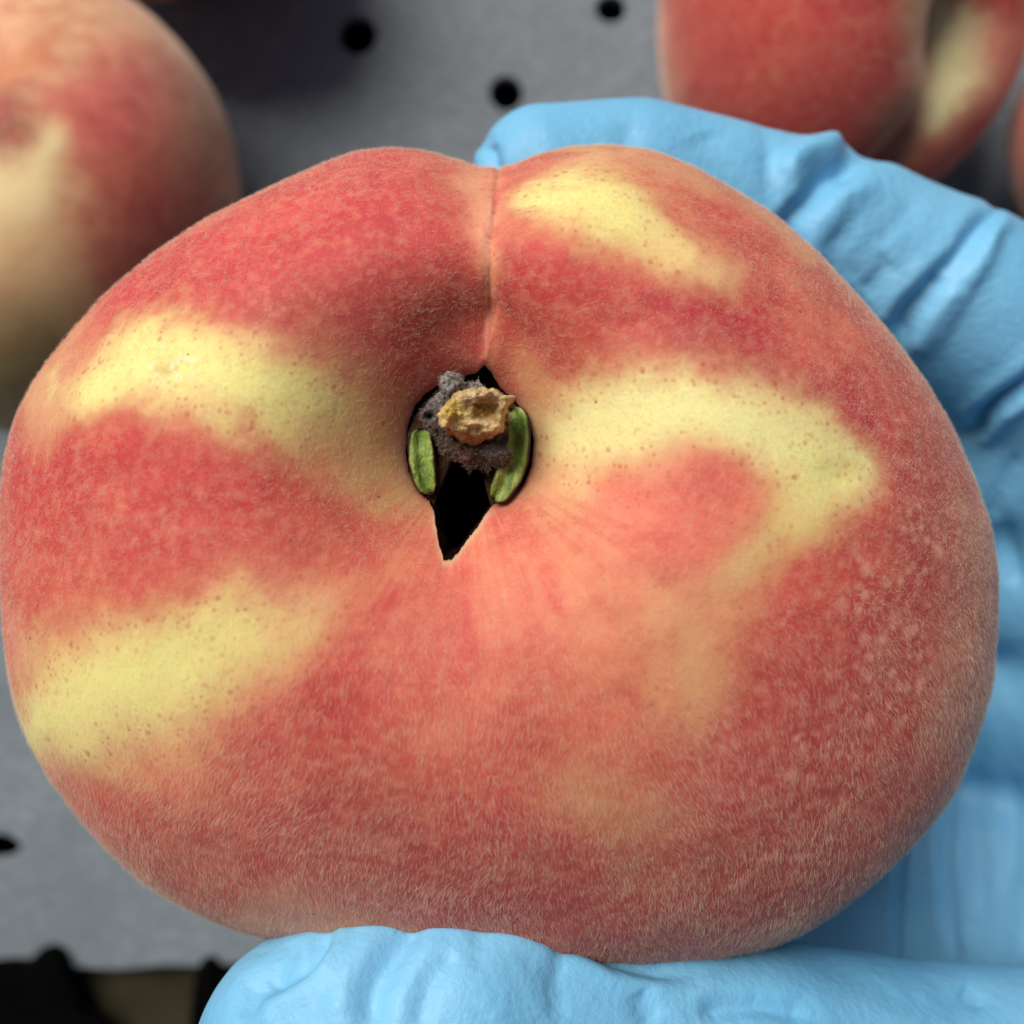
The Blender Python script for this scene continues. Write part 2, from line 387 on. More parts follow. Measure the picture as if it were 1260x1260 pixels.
for it in range(6):
    V, al = build_main(R)
    px, py = proj(V); a = np.arctan2(CO[1] - py, px - CO[0]) % (2 * np.pi); q = np.hypot(px - CO[0], py - CO[1])
    bins = (a / (2 * np.pi) * 360).astype(int) % 360; mxr = np.zeros(360); np.maximum.at(mxr, bins.ravel(), q.ravel())
    mxr = np.interp(phi, (np.arange(360) + 0.5) / 360 * 2 * np.pi, mxr, period=2 * np.pi)
    corr = csmooth(tgt / mxr, 7); R = csmooth(R * (1 + (corr - 1) * 0.9), 7)
V, al = build_main(R)
Nn = grid_normals(V)
if Nn[NR // 3, :, 2].mean() < 0: Nn = -Nn

# ------------------------------------------------------------------ pigment of the skin, with some shade painted in
YEL = (0.80, 0.74, 0.27); YEG = (0.80, 0.76, 0.33); TAN = (0.70, 0.42, 0.20); OLV = (0.60, 0.42, 0.16)
SAL = (0.68, 0.195, 0.115); RED = (0.57, 0.050, 0.048); PNK = (0.60, 0.062, 0.072); CRM = (0.36, 0.020, 0.045); BRD = (0.44, 0.09, 0.065); DRK = (0.40, 0.12, 0.09)
def paint(px, py, V, layers, base, warp=40, seed=0, yset=(YEL, YEG)):
    wx = px + fbm(V, 130, 4, 30 + seed) * warp; wy = py + fbm(V, 130, 4, 40 + seed) * warp
    fine = fbm(V, 700, 4, 50 + seed, 0.7)
    col = np.ones(px.shape + (3,)) * np.array(base); redness = np.ones(px.shape); edge = np.zeros(px.shape)
    for (pts, rad, soft, c, k) in layers:
        dist, rr, _, _ = seg_dist(wx, wy, pts, rad)
        dist = dist + fine * np.minimum(rr * 0.45, 22)
        soft = min(0.95, soft * 1.6)
        m = (1 - sstep(rr * (1 - soft), rr * (1 + soft), dist)) * k
        col = col * (1 - m[..., None]) + np.array(c) * m[..., None]
        y = min(1.0, max(0.0, (c[1] - 0.12) / 0.42))
        redness = redness * (1 - m) + (1 - y) * m
        if y > 0.45:
            edge = np.maximum(edge * (1 - 0.9 * (1 - sstep(rr * 0.35, rr * 0.8, dist))), np.exp(-((dist - rr) / (rr * 0.3 + 14)) ** 2) * k)
    return col, np.clip(redness, 0, 1), np.clip(edge, 0, 1)

LAYERS = [
    ([(60, 480), (150, 370), (330, 300), (480, 250)], [60, 90, 110, 70], .5, PNK, .9),
    ([(440, 240), (520, 290)], [45, 45], .7, (0.60, 0.075, 0.085), .6),
    ([(350, 400), (470, 390), (540, 430)], [40, 55, 50], .7, BRD, .75),
    ([(660, 420), (640, 340), (700, 330)], [60, 45, 40], .7, RED, .8),
    ([(640, 420), (700, 420)], [45, 40], .8, (0.60, 0.15, 0.08), .8),
    ([(40, 600), (120, 560), (260, 590), (380, 620)], [70, 70, 75, 40], .5, RED, .9),
    ([(130, 600), (220, 650)], [50, 45], .8, (0.55, 0.065, 0.055), .7),
    ([(430, 680), (400, 740)], [70, 80], .8, (0.66, 0.17, 0.10), .8),
    ([(480, 740), (560, 740), (650, 740), (700, 680)], [85, 90, 85, 60], .6, SAL, .95),
    ([(560, 720), (620, 730)], [70, 70], .9, (0.76, 0.28, 0.18), .4),
    ([(740, 760), (800, 820), (720, 850)], [90, 80, 60], .7, (0.66, 0.24, 0.12), .85),
    ([(560, 900), (680, 900), (820, 930)], [70, 70, 60], .7, (0.62, 0.17, 0.10), .7),
    ([(930, 940), (980, 820)], [90, 80], .7, (0.54, 0.09, 0.07), .85),
    ([(1130, 600), (1170, 720), (1130, 860), (1000, 980), (880, 1060)], [50, 75, 90, 110, 90], .6, (0.42, 0.075, 0.07), .85),
    ([(200, 1040), (380, 1000), (480, 1060), (700, 1110), (950, 1090)], [50, 80, 80, 80, 80], .6, (0.37, 0.085, 0.065), .9),  # red-brown bottom band, deepened with the shade of the underside
    ([(330, 980), (420, 860), (350, 900)], [60, 50, 40], .7, (0.52, 0.075, 0.065), .8),
    ([(1190, 640), (1205, 760), (1180, 900)], [22, 26, 24], .8, (0.58, 0.30, 0.20), .5),
    ([(830, 350), (900, 400), (990, 450), (1070, 520)], [45, 58, 58, 45], .65, (0.44, 0.028, 0.05), .95),
    ([(870, 400), (940, 450), (1010, 480)], [25, 32, 26], .8, CRM, .75),
    ([(840, 220), (930, 290), (1010, 380)], [35, 45, 50], .7, (0.66, 0.13, 0.09), .8),
    # yellow bands and their tan margins
    ([(330, 790), (400, 760), (470, 690)], [45, 35, 20], .8, (0.66, 0.30, 0.14), .5),
    ([(-10, 960), (80, 890), (180, 850), (280, 790), (380, 760)], [45, 85, 98, 80, 36], .5, TAN, .8),
    ([(40, 900), (110, 860), (200, 820), (280, 770)], [34, 72, 74, 40], .62, YEL, .96), ([(300, 790), (370, 775)], [50, 26], .9, (0.72, 0.54, 0.20), .5),
    ([(60, 500), (130, 455), (220, 445), (310, 480), (400, 510), (500, 560)], [42, 58, 62, 62, 72, 60], .45, TAN, .85),
    ([(110, 480), (170, 440), (230, 445), (300, 478), (370, 500), (420, 520)], [26, 46, 48, 44, 44, 32], .55, YEL, .96),
    ([(440, 560), (490, 610)], [55, 35], .8, OLV, .75),
    ([(690, 590), (760, 520), (830, 485), (930, 520), (1010, 560), (1055, 575)], [62, 82, 76, 66, 64, 36], .40, TAN, .8),
    ([(710, 545), (760, 515), (830, 495), (920, 525), (1000, 565), (1048, 582)], [46, 54, 52, 50, 54, 34], .55, YEG, .96),
    ([(1010, 590), (960, 640), (900, 690)], [40, 38, 26], .6, YEL, .75),
    ([(890, 690), (850, 760), (850, 830)], [46, 60, 50], .9, (0.66, 0.40, 0.18), .7),
    ([(760, 610), (830, 610), (890, 620), (850, 660)], [30, 42, 34, 30], .6, (0.76, 0.19, 0.13), .9),
    ([(640, 245), (700, 235), (770, 262), (840, 312), (900, 350)], [34, 58, 52, 32, 16], .7, TAN, .8),
    ([(655, 245), (705, 240), (765, 268), (825, 305)], [24, 44, 36, 18], .60, YEL, .96), ([(800, 300), (870, 335)], [26, 12], .9, (0.78, 0.52, 0.24), .7),
    ([(700, 182), (760, 182), (840, 200), (930, 252), (990, 300)], [10, 12, 12, 16, 12], .9, TAN, .6),
    ([(585, 205), (592, 260), (596, 330)], [26, 17, 12], .7, (0.78, 0.38, 0.22), .9),
    ([(596, 330), (598, 440)], [10, 9], .8, (0.74, 0.30, 0.15), .7),
    ([(720, 985), (770, 1010)], [50, 60], .9, (0.62, 0.36, 0.16), .65),
    ([(300, 1120), (480, 1160)], [20, 25], .9, TAN, .5),
    ([(620, 560), (660, 500), (650, 460)], [40, 38, 30], .8, OLV, .6),
]
px, py = proj(V)
blush, redness, edge = paint(px, py, V, LAYERS, (0.60, 0.095, 0.07))
front = al < np.pi * 0.62
# radial red streaks below the stem
for pts, w, k in [([(505, 640), (455, 672), (430, 700)], 9, .55), ([(482, 725), (440, 790), (405, 850)], 15, .6), ([(570, 705), (572, 800), (566, 850)], 14, .55), ([(545, 700), (530, 745)], 7, .4),
                  ([(608, 640), (632, 660)], 14, .4), ([(672, 700), (690, 745)], 12, .5), ([(520, 700), (500, 790)], 8, .35), ([(640, 700), (668, 790)], 8, .3), ([(590, 860), (600, 960)], 20, .35), ([(690, 800), (730, 900)], 14, .3)]:
    dist, _, _, fr = seg_dist(px + fbm(V, 300, 3, 61) * 10, py, pts)
    m = np.exp(-(dist / w) ** 2) * k * front
    blush = blush * (1 - m[..., None]) + np.array((0.62, 0.07, 0.07)) * m[..., None]
ang = np.arctan2(py - CS[1], px - CS[0]); rr_ = np.hypot(px - CS[0], py - CS[1])
stk = fbm(np.stack([np.cos(ang) * 14, np.sin(ang) * 14, rr_ / 210.0], -1), 1.6, 4, 91, 0.65)
m = (np.clip(stk * 2.4, 0, 1) * sstep(560, 640, py) * sstep(330, 140, rr_) * sstep(60, 110, rr_) * front * 0.38)[..., None]
blush = blush * (1 - m) + np.array((0.62, 0.085, 0.075)) * m
m = (np.clip(-stk * 2.0, 0, 1) * sstep(560, 640, py) * sstep(330, 140, rr_) * front * 0.3)[..., None]
blush = blush * (1 - m) + np.array((0.84, 0.44, 0.28)) * m
# pink slit near the top of the suture, pale line along it
m = np.exp(-(seg_dist(px, py, [(613, 236), (608, 262)])[0] / 3.5) ** 2)[..., None] * 0.8; blush = blush * (1 - m) + np.array((0.66, 0.10, 0.12)) * m
m = np.exp(-(seg_dist(px, py, [(603, 250), (600, 330), (598, 440)])[0] / 2.2) ** 2)[..., None] * 0.5; blush = blush * (1 - m) + np.array((0.86, 0.55, 0.40)) * m
# scar
sc = np.exp(-(((px - 212) / 30) ** 2 + ((py - 446) / 22) ** 2)); k = (sc * np.clip(fbm(V, 1800, 3, 33) * 3.0, 0, 1))[..., None] * 0.8
blush = blush * (1 - k) + np.array((0.92, 0.86, 0.66)) * k
k = (np.exp(-(((px - 200) / 12) ** 2 + ((py - 452) / 12) ** 2)) * 0.45)[..., None]; blush = blush * (1 - k) + np.array((0.48, 0.34, 0.12)) * k
k = (np.exp(-(((px - 1046) / 16) ** 2 + ((py - 580) / 14) ** 2)) * 0.30)[..., None]; blush = blush * (1 - k) + np.array((0.55, 0.34, 0.12)) * k
# bruised dark collar where the stem socket touches the skin, cream torn lip along the crack
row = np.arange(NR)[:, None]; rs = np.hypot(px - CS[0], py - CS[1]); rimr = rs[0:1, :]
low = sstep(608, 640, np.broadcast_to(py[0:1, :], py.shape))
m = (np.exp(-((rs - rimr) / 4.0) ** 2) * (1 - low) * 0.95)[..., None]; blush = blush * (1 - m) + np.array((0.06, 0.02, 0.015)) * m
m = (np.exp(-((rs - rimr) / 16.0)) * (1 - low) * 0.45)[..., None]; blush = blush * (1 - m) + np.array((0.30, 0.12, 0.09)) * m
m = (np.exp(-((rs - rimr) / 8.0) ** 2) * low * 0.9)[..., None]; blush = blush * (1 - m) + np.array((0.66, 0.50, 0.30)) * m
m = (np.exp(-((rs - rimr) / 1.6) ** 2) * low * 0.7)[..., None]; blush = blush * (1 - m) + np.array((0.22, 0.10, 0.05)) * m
speck = np.clip(np.maximum(np.exp(-(((px - 1110) / 110) ** 2 + ((py - 740) / 190) ** 2)) * 1.3, np.exp(-(((px - 980) / 130) ** 2 + ((py - 900) / 110) ** 2))), 0, 1)
speck = np.maximum(speck, 0.35 * np.exp(-(((px - 1000) / 120) ** 2 + ((py - 470) / 70) ** 2)))
speck = np.maximum(speck, 0.35 * np.exp(-(((px - 150) / 120) ** 2 + ((py - 640) / 60) ** 2)))

org = P(*CO, D0) - np.array([0, 0, HB])
peach = empty('peach', org, 'large red and yellow peach with a split stem end, held in the blue glove', 'peach', 'peaches')
def child(name, V_, F_, mat, par=peach, o0=org, smooth=True):
    return mesh_from(name, np.asarray(V_, float).reshape(-1, 3) - o0, F_, mat, par, smooth)
fc = grid_faces(NR, NC)
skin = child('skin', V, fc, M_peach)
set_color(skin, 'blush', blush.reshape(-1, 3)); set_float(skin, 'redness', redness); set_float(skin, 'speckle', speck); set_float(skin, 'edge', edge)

# ---- the hollow behind the crack
rows = [V[0]]; c0 = np.array([Cs[0], Cs[1] - 0.0006, V[0, :, 2].mean()])
for k, (s, dz) in enumerate([(0.985, 0.0004), (0.95, 0.0012), (0.93, 0.003), (1.05, 0.006), (1.25, 0.010), (1.3, 0.016), (1.0, 0.022), (0.5, 0.026), (0.05, 0.027)]):
    q = V[0].copy(); q[:, :2] = c0[:2] + (q[:, :2] - c0[:2]) * s; q[:, 2] = q[:, 2] * (1 - min(1, k / 5)) + c0[2] * min(1, k / 5) - dz
    q += (fbm(q, 500, 3, 3) * 0.0003 * min(k, 3))[:, None]; rows.append(q)
rows = np.stack(rows)[:, ::2]
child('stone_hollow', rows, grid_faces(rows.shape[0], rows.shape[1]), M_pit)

# ---- fuzz
def fuzz(name, Vg, Ng, par, o0, count, weight, length, comb, seed, rad=0.88e-5, curl=0.5, lift=0.55, mat=None):
    g = np.random.default_rng(seed)
    A = np.linalg.norm(np.cross(Vg[1:, :-1] - Vg[:-1, :-1], Vg[:-1, 1:] - Vg[:-1, :-1]), axis=-1) * weight[:-1, :-1]
    cdf = np.cumsum(A.ravel()); idx = np.searchsorted(cdf, g.random(count) * cdf[-1]); idx = np.clip(idx, 0, A.size - 1)
    i, j = np.divmod(idx, A.shape[1]); u = g.random((count, 1)); v = g.random((count, 1))
    b = (Vg[i, j] * (1 - u) + Vg[i + 1, j] * u) * (1 - v) + (Vg[i, j + 1] * (1 - u) + Vg[i + 1, j + 1] * u) * v
    n = Ng[i, j]
    cd, coh = comb(b)                                   # combing direction and how well the hairs follow it
    rnd = g.normal(size=(count, 3)); t = rnd * (1 - coh)[:, None] * 0.8 + cd * coh[:, None] * 1.5
    t -= n * (t * n).sum(1, keepdims=True); t /= np.linalg.norm(t, axis=1, keepdims=True) + 1e-9
    sdv = np.cross(n, t); L = length(b) * (0.55 + 0.9 * g.random(count)); lf = lift * (0.5 + 0.9 * g.random(count))
    cv = g.normal(size=count) * curl * (1 - 0.6 * coh)
    pts = []
    for k in range(5):
        s = k / 4.0; ang = cv * s * 2.0
        along = np.sin(np.clip(np.abs(ang), 1e-3, None)) / np.clip(np.abs(ang), 1e-3, None) * s
        pts.append(b + L[:, None] * (t * (along * 0.85)[:, None] + sdv * (np.sin(ang) * s * 0.6)[:, None] + n * (lf * (s - 0.45 * s * s))[:, None]))
    pts = np.stack(pts, 1).reshape(-1, 3) - o0
    hc = bpy.data.hair_curves.new(name); hc.add_curves([5] * count)
    hc.attributes['position'].data.foreach_set('vector', pts.astype(np.float32).ravel())
    ra = hc.attributes.get('radius') or hc.attributes.new('radius', 'FLOAT', 'POINT')
    rr = (rad * (0.7 + 0.6 * g.random((count, 1))) * np.array([[1.0, 1.0, 0.9, 0.7, 0.25]])).astype(np.float32)
    ra.data.foreach_set('value', rr.ravel())
    hc.materials.append(mat or M_fuzz)
    o = bpy.data.objects.new(name, hc); scene.collection.objects.link(o); o.parent = par; o['kind'] = 'stuff'
    return o
W = (al < np.pi * 0.60).astype(float) * (row > 6) * (1 - 0.35 * sstep(0.0, 0.6, (1 - redness)))
W = W * (0.55 + 0.9 * sstep(-0.35, 0.35, fbm(V, 190, 3, 88)))
W = W * (1 + 1.2 * sstep(np.pi * 0.40, np.pi * 0.5, al))
def comb_main(b):
    px, py = proj(b); dx = px - CS[0]; dy = py - CS[1]; r = np.hypot(dx, dy) + 1
    low = sstep(640, 900, py)
    c = np.stack([dx / r * 0.55, -dy / r, 0 * r], -1); c[:, 1] = np.where(low > 0, c[:, 1] * (1 - low) - low, c[:, 1])
    sw = vnoise(b, 160, 77)[:, None] * np.array([[0.5, 0.0, 0.0]]); c = c + sw
    c /= np.linalg.norm(c, axis=1, keepdims=True) + 1e-9
    return c, 0.15 + 0.70 * sstep(660, 860, py)
def len_main(b):
    px, py = proj(b); return 0.00050 + 0.00014 * sstep(700, 900, py) - 0.0001 * sstep(60, 20, np.hypot(px - CS[0], py - CS[1]) - 80)
fuzz('fuzz', V, Nn, peach, org, 270000, W, len_main, comb_main, 5)

# ---- stem stub and torn receptacle
def Z5(x, y): return (480 + x / 4.845, 440 + y / 4.845)
def crag(name, poly, cen, d_top, sides, mat, tone, nr=46, na=220, hfun=None, seed=0, par=peach, rough=0.0005, grow=1.0):
    c = Z5(*cen); pts = [Z5(cen[0] + (p[0] - cen[0]) * grow, cen[1] + (p[1] - cen[1]) * grow) for p in poly]; ph = np.linspace(0, 2 * np.pi, na, endpoint=False)
    rad = poly_radius(pts, c, ph)
    rad = rad * (1 + 0.05 * vnoise(np.stack([np.cos(ph) * 4, np.sin(ph) * 4, ph * 0], -1), 1.9, seed) + 0.012 * vnoise(np.stack([np.cos(ph) * 22, np.sin(ph) * 22, ph * 0], -1), 2.1, seed + 1))
    S = []; Dp = []
    for k in range(nr): s = (k + 0.02) / (nr - 1); S.append(min(s, 1)); Dp.append(0.0)
    for (s, dz) in sides: S.append(s); Dp.append(dz)
    S = np.array(S)[:, None]; Dp = np.array(Dp)[:, None]
    r = rad[None, :] * S / F * d_top; c3 = P(c[0], c[1], d_top)
    X = c3[0] + r * np.cos(ph); Y = c3[1] + r * np.sin(ph); Zz = c3[2] - Dp + 0 * X
    top = (Dp == 0) * 1.0
    hh = hfun(S * np.ones_like(X), ph[None, :] * np.ones_like(X), X, Y) if hfun else 0 * X
    Zz = Zz + hh * np.where(Dp > 0, 0.6, 1.0)
    Vv = np.stack([X, Y, Zz], -1); n1 = fbm(Vv, 1400, 5, seed + 3, 0.6); n2 = fbm(Vv, 520, 3, seed + 9)
    Vv[..., 2] += (n1 * rough + n2 * rough * 1.2) * top; 
    rdir = np.stack([np.cos(ph), np.sin(ph), 0 * ph], -1)[None]; Vv += rdir * ((1 - top) * n1 * rough * 1.2)[..., None]
    o = child(name, Vv, grid_faces(len(S), na), mat, par)
    set_color(o, 'tone', tone(Vv, S * np.ones_like(X), ph[None, :] + 0 * X, Dp + 0 * X, n1, n2).reshape(-1, 3)); return o, Vv

stem = bpy.data.objects.new('stem', None); scene.collection.objects.link(stem); stem.parent = peach; stem.location = (0, 0, 0); stem.empty_display_size = 0.005
def wood_h(S, ph, X, Y):
    rim = np.exp(-((S - 0.74) / 0.24) ** 2) * 0.0007 * (0.5 + 0.5 * np.sin(ph + 0.4)) - 0.0012 * sstep(0.8, 1.0, S)
    pit = -np.exp(-(((X - P(*Z5(575, 315), .0905)[0]) / 0.0011) ** 2 + ((Y - P(*Z5(575, 315), .0905)[1]) / 0.0009) ** 2)) * 0.0011
    spikes = np.clip(fbm(np.stack([X, Y, X * 0], -1), 900, 3, 55) * 2.0, 0, 1) * 0.0013 * sstep(0.35, 0.8, S)
    zy_ = (630 - Y / 0.0895 * F - 440) * 4.845; zx_ = (X / 0.0895 * F + 630 - 480) * 4.845
    tilt = (np.sin(ph) * S) * 0.0006 - 0.0022 * sstep(385, 545, zy_) + 0.0007 * np.exp(-(((zx_ - 705) / 34) ** 2 + ((zy_ - 240) / 26) ** 2)) + 0.0006 * np.exp(-(((zx_ - 520) / 90) ** 2 + ((zy_ - 395) / 20) ** 2)) - 0.0005 * np.exp(-(((zx_ - 400) / 26) ** 2 + ((zy_ - 330) / 80) ** 2))
    return rim + pit + spikes + tilt
def wood_tone(Vv, S, ph, Dp, n1, n2):
    c = np.ones(S.shape + (3,)) * np.array((0.95, 0.72, 0.34))
    def mixc(m, col):
        nonlocal c; m = np.clip(m, 0, 1)[..., None]; c = c * (1 - m) + np.array(col) * m
    x, y = proj(Vv); zx = (x - 480) * 4.845; zy = (y - 440) * 4.845
    mixc(np.exp(-(((zx - 370) / 60) ** 2 + ((zy - 310) / 90) ** 2)), (0.80, 0.60, 0.10))
    mixc(np.exp(-(((zx - 560) / 90) ** 2 + ((zy - 320) / 60) ** 2)) * 0.9, (0.58, 0.28, 0.02))
    mixc(np.exp(-(((zx - 560) / 160) ** 2 + ((zy - 230) / 32) ** 2)) * 0.8, (0.95, 0.80, 0.50))
    mixc(np.exp(-(((zx - 560) / 120) ** 2 + ((zy - 390) / 30) ** 2)) * 0.7, (0.92, 0.72, 0.42))
    mixc(sstep(400, 500, zy) * 0.75, (0.42, 0.19, 0.06)); mixc(sstep(480, 560, zy) * 0.7, (0.20, 0.09, 0.04))
    mixc(np.clip(n2 * 1.6, 0, 1) * 0.5, (0.42, 0.20, 0.05)); mixc(np.clip(Dp / 0.0012, 0, 1) * 0.75, (0.22, 0.11, 0.05))
    return c
WOOD = [(300, 330), (320, 275), (380, 225), (460, 190), (560, 180), (640, 188), (690, 215), (740, 232), (735, 265), (705, 300), (692, 350), (688, 430), (620, 465), (540, 520), (470, 545), (430, 525), (370, 475), (335, 430), (310, 380)]
crag('broken_wood', WOOD, (520, 350), 0.0895, [(1.02, 0.0004), (1.0, 0.0012), (0.95, 0.0022), (0.9, 0.0035)], M_wood, wood_tone, hfun=wood_h, seed=11, par=stem, rough=0.00055)
def bark_h(S, ph, X, Y):
    x = (X / 0.0925 * F + 630 - 480) * 4.845; y = (630 - Y / 0.0925 * F - 440) * 4.845
    h = 0.0013 * np.exp(-(((x - 350) / 90) ** 2 + ((y - 160) / 110) ** 2)) + 0.0007 * np.exp(-(((x - 230) / 60) ** 2 + ((y - 340) / 60) ** 2)) - 0.0012 * np.exp(-(((x - 235) / 22) ** 2 + ((y - 350) / 25) ** 2))
    h += 0.0006 * np.exp(-(((x - 660) / 60) ** 2 + ((y - 590) / 40) ** 2)) - 0.0012 * sstep(560, 660, y)
    return h
def bark_tone(Vv, S, ph, Dp, n1, n2):
    x, y = proj(Vv); zx = (x - 480) * 4.845; zy = (y - 440) * 4.845
    c = np.ones(S.shape + (3,)) * np.array((0.12, 0.075, 0.055))
    def mixc(m, col):
        nonlocal c; m = np.clip(m, 0, 1)[..., None]; c = c * (1 - m) + np.array(col) * m
    mixc(sstep(330, 180, zy), (0.58, 0.54, 0.53)); mixc(np.exp(-(((zx - 230) / 60) ** 2 + ((zy - 330) / 60) ** 2)) * .7, (0.20, 0.20, 0.19))
    mixc(np.exp(-(((zx - 650) / 80) ** 2 + ((zy - 560) / 70) ** 2)) * .9, (0.30, 0.27, 0.27))
    mixc(np.exp(-(((zx - 430) / 70) ** 2 + ((zy - 600) / 60) ** 2)) * .8, (0.30, 0.16, 0.12))
    mixc(np.clip(n2 * 2, 0, 1) * .5 * sstep(560, 250, zy), (0.55, 0.51, 0.49)); mixc(np.clip(-n2 * 2, 0, 1) * .6, (0.05, 0.035, 0.03))
    return c
BARK = [(185, 325), (240, 265), (300, 200), (305, 120), (345, 92), (415, 98), (440, 150), (520, 148), (560, 190), (640, 260), (700, 400), (695, 520), (722, 600), (700, 640), (620, 635), (570, 660), (520, 650), (480, 660), (430, 635), (380, 600), (310, 560), (280, 480), (225, 440), (200, 390)]
bo, bv = crag('bark', BARK, (455, 380), 0.0925, [(1.02, 0.0005), (0.97, 0.0015), (0.85, 0.003), (0.7, 0.005), (0.6, 0.009)], M_bark, bark_tone, hfun=bark_h, seed=23, par=stem, rough=0.00055)
bn = grid_normals(bv); bn = -bn if bn[20, :, 2].mean() < 0 else bn
wgt = np.ones(bv.shape[:2]); wgt[:10] = 0
fuzz('bark_hairs', bv, bn, stem, org, 2400, wgt, lambda b: np.full(len(b), 0.00042), lambda b: (np.tile([0., -1., 0.], (len(b), 1)), np.full(len(b), 0.1)), 9, rad=0.7e-5, curl=0.9, lift=0.8)

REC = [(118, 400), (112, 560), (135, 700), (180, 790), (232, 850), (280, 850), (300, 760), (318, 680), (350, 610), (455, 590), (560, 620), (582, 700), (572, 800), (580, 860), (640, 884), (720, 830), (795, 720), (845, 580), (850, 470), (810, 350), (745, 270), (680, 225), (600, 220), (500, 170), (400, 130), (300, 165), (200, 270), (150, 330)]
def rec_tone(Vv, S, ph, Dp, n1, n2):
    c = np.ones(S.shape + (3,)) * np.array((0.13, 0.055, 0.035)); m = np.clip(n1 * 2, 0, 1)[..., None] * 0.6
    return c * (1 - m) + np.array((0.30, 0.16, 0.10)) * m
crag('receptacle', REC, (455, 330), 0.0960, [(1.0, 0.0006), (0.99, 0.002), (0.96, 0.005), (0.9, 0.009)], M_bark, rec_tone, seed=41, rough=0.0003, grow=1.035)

def lobe(name, path, wid, d0, hgt, seed, label):
    """bean-shaped piece of torn receptacle: glossy green cut face inside a thin dark rind"""
    path = np.array([Z5(*p) for p in path], float); n = 90; m = 56
    t = np.linspace(0, len(path) - 1, n); i = np.clip(t.astype(int), 0, len(path) - 2); u = (t - i)[:, None]
    pm_ = lambda k: path[np.clip(i + k, 0, len(path) - 1)]
    p0, p1, p2, p3 = pm_(-1), pm_(0), pm_(1), pm_(2)
    c = 0.5 * ((2 * p1) + (-p0 + p2) * u + (2 * p0 - 5 * p1 + 4 * p2 - p3) * u ** 2 + (-p0 + 3 * p1 - 3 * p2 + p3) * u ** 3)
    w = np.interp(t, np.arange(len(wid)), wid) / 4.845 * 0.92; tt = np.linspace(0, 1, n); w = w * np.clip(np.minimum(tt, 1 - tt) * 9, 0, 1) ** 0.5 + 0.05
    tg = np.gradient(c, axis=0); tg /= np.linalg.norm(tg, axis=1, keepdims=True); nr_ = np.stack([-tg[:, 1], tg[:, 0]], -1)
    a = np.linspace(0, 2 * np.pi, m, endpoint=False); ca_ = np.sign(np.cos(a)) * np.abs(np.cos(a)) ** 0.7; sa = np.sign(np.sin(a)) * np.abs(np.sin(a)) ** 0.6
    PX = c[:, None, 0] + nr_[:, None, 0] * w[:, None] * ca_; PY = c[:, None, 1] + nr_[:, None, 1] * w[:, None] * ca_
    Z = H - d0 + np.where(sa > 0, sa * hgt, sa * 0.0040)[None, :] * np.clip(w / w.max(), 0.2, 1)[:, None]
    groove = np.exp(-((ca_ / 0.45) ** 2)) * (np.sin(a) > 0) * hgt * 0.75; Z = Z - groove[None, :]
    Vv = np.stack([(PX - 630) / F * d0, (630 - PY) / F * d0, Z], -1); Vv += (fbm(Vv, 1100, 4, seed) * 0.00016)[..., None] * np.array([.4, .4, 1])
    o = child(name, Vv, grid_faces(n, m)[:, ::-1], M_green, peach)
    rim = sstep(0.74, 0.90, np.abs(ca_) + 0.08 * vnoise(Vv, 900, seed + 2)); rim = np.where(np.sin(a)[None, :] < 0, 1, rim); rim = np.maximum(rim, sstep(0.10, 0.02, np.minimum(tt, 1 - tt))[:, None])
    set_float(o, 'rim', rim); tag(o, label); return o
lobe('receptacle_lobe', [(715, 300), (748, 370), (752, 470), (738, 590), (705, 700), (655, 800), (610, 850)], [66, 84, 94, 100, 96, 80, 46], 0.0949, 0.0009, 3, 'long green lobe right of the stem')
lobe('receptacle_lobe', [(190, 420), (186, 510), (192, 610), (208, 720), (245, 815)], [66, 82, 92, 84, 48], 0.0952, 0.0009, 8, 'short green lobe left of the stem')

